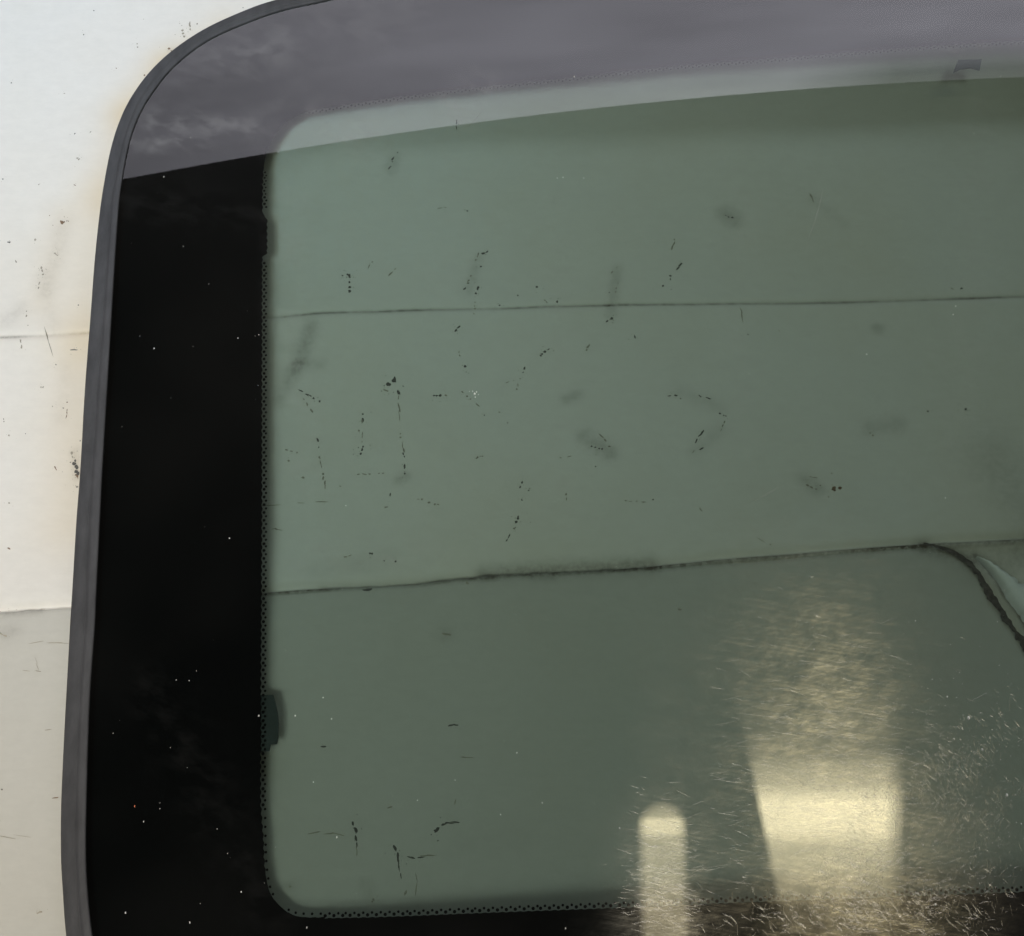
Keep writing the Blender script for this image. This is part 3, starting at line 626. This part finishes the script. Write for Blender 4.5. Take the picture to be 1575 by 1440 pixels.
# fine hair scratches in the glass, each a shallow rounded thread so it glints only when square to the lamp
M_SCR = bpy.data.materials.new('scratch_gloss'); M_SCR.use_nodes = True
n = M_SCR.node_tree.nodes; k = M_SCR.node_tree.links; n.clear()
o_ = n.new('ShaderNodeOutputMaterial'); mx = n.new('ShaderNodeMixShader'); t_ = n.new('ShaderNodeBsdfTransparent'); g = n.new('ShaderNodeBsdfGlossy')
g.inputs['Roughness'].default_value = .28; g.inputs['Color'].default_value = (.95, .9, .78, 1); mx.inputs[0].default_value = .145
k.new(t_.outputs[0], mx.inputs[1]); k.new(g.outputs[0], mx.inputs[2]); k.new(mx.outputs[0], o_.inputs[0])
def scratches():
    V = []; F = []; rs = random.Random(11)
    def thread(px, py, L, ang, wpx, curve):
        p = atg(px, py); n_ = 5; hw = wpx*PXM/2; i0 = len(V)
        for i in range(n_+1):
            t = i/n_-.5; s = t*L*PXM
            a = ang+curve*t; x = p.x+math.cos(a)*s; y = p.y+math.sin(a)*s
            N = Vector((-math.sin(a), math.cos(a))); w_ = hw*(1-(2*t)**2)**.5 if abs(t) < .5 else hw*.1
            for u, h in ((-1, 0), (-.5, .3), (0, .4), (.5, .3), (1, 0)):
                xx, yy = x+N.x*w_*u, y+N.y*w_*u; V.append((xx, yy, gz(xx, yy)+.00003+w_*h))
        for i in range(n_):
            for j in range(4):
                a = i0+i*5+j; F.append((a, a+5, a+6, a+1))
    for _ in range(2200):       # horizontal wiping scratches around the lamp reflection
        px = rs.gauss(1285, 85); py = rs.gauss(1210, 110)
        if not (1100 < px < 1600 and 880 < py < 1480): continue
        thread(px, py, rs.expovariate(1/11)+3, rs.gauss(-.06, .22)+(rs.gauss(.2, .8) if rs.random() < .45 else 0), rs.uniform(.3, .75), rs.gauss(0, .03))
    for _ in range(4200):       # swirl scratches right of and below it
        r = rs.gauss(165, 65); th = rs.uniform(-2.1, .7); cx, cy = 1330, 1225
        px = cx+r*math.cos(th)*1.05; py = cy-r*math.sin(th)
        if py > 1460 or px > 1600 or noise.noise(Vector((px*.02, py*.02, 1))) < rs.uniform(-.4, .25): continue
        thread(px, py, rs.expovariate(1/4)+2, th+math.pi/2+rs.gauss(0, .6), rs.uniform(.5, 1.5), rs.gauss(0, .08))
    for _ in range(520):       # lumpy grime strokes low down over the border
        px = rs.gauss(1340, 110); py = rs.gauss(1405, 26)
        if px > 1600: continue
        thread(px, py, rs.uniform(5, 16), rs.gauss(-.9, .6), rs.uniform(.8, 2.2), rs.gauss(0, .3))
    for _ in range(500): thread(rs.gauss(1022, 30), rs.gauss(1360, 60), rs.expovariate(1/8)+4, rs.gauss(-.1, .3), rs.uniform(.5, 1.1), 0)
    for a in [(1180, 760, 60, .5), (1255, 335, 120, 1.25), (730, 185, 40, .9), (1345, 974, 26, -.1), (1300, 1110, 60, .75), (1430, 1180, 150, -.28), (1500, 1290, 90, 1.35), (1420, 1236, 55, 0.02)]:
        thread(a[0], a[1], a[2], a[3], .7, .1)
    o = mesh('fine_scratches', V, F, M_SCR, smooth=True); o['kind'] = 'stuff'; return attach(o)
scratches()

# dust and lint specks lying on the glass
M_DUST = plain('white_lint', (0.8, 0.8, 0.78), .9, 300, .1)
M_RED = plain('orange_lint', (0.8, 0.25, 0.12), .9, 300, .1)
SPK = [(252, 272, 1.5), (237, 536, 1.6), (366, 520, 1.4), (398, 515, 1), (353, 828, 1.6), (297, 533, .8), (215, 517, .8), (398, 1101, 2), (454, 1101, 1.6), (497, 1073, 1.6), (510, 1106, 1.3), (221, 1264, 1.6), (246, 1235, 1), (246, 1244, 1), (193, 1404, 1.9), (292, 1419, 1.8), (472, 1427, 1.8), (371, 1372, 1.5), (334, 1275, 1), (350, 1313, .9), (308, 1390, 1), (518, 1288, 2.2), (770, 1253, 1.4), (834, 1235, 1.2), (795, 1158, 1.3), (482, 1203, 1.2), (642, 1231, 1), (953, 1274, 1.6), (870, 1428, 1.6), (1333, 545, 1.6), (1470, 471, 1.4), (1466, 484, 1.4), (1454, 766, 1.3), (857, 274, 1.2), (866, 273, 1.3), (898, 274, 1.2), (176, 306, 1.5), (282, 379, 1), (293, 212, 1), (321, 437, .8), (271, 1046, 1.1), (291, 1047, 1), (302, 1032, .8), (174, 1128, 1), (262, 1150, .9), (288, 1181, .8), (1457, 1072, 2), (1467, 1137, 2), (1252, 999, 1.5), (1408, 955, 1), (1539, 118, .8), (1540, 116, .7), (1498, 205, 1), (1490, 1104, 3), (1511, 1153, 2.4), (1549, 1223, 3), (1571, 1267, 1.4), (1439, 1391, 1.6), (1250, 965, .8), (532, 778, 1.3), (883, 118, 1.8), (1420, 1300, 1.2), (700, 1200, 1), (428, 234, 1), (1390, 396, .8)]
def specks():
    V = []; F = []; MI = []; rs = random.Random(5)
    def sp(px, py, r, mi):
        r *= .6
        p = atg(px, py, .00005); k_ = 8; i0 = len(V); e = rs.uniform(.6, 1)
        a0 = rs.uniform(0, 3)
        for i in range(k_):
            t = 2*math.pi*i/k_; q = rs.uniform(.8, 1.15); V.append((p.x+math.cos(t)*r*q*PXM*e, p.y+math.sin(t)*r*q*PXM*1.25, p.z))
        V.append((p.x, p.y, p.z+r*PXM*.8))
        for i in range(k_): F.append((i0+i, i0+(i+1) % k_, i0+k_)); MI.append(mi)
    for x, y, r in SPK: sp(x, y, r*1.05, 0)
    sp(207, 1240, 2.2, 1)
    for _ in range(110):
        x, y = rs.uniform(150, 1575), rs.uniform(0, 1440)
        sp(x, y, rs.uniform(.25, .6), 0)
    for _ in range(220): sp(rs.gauss(1450, 80), rs.gauss(1200, 120), rs.uniform(.3, .9), 0)
    # the small white smear near the middle
    for x, y, r in [(730, 606, 3.4), (727, 602, 2.2), (733, 603, 2.2), (722, 602, 1.4), (731, 611, 1.8), (736, 607, 1.3)]: sp(x, y, r*.8, 0)
    o = mesh('dust_specks', V, F, [M_DUST, M_RED], mi=MI); return tag(o, 'white lint and dust specks scattered over the glass panel', 'dust', 'stuff')
specks()
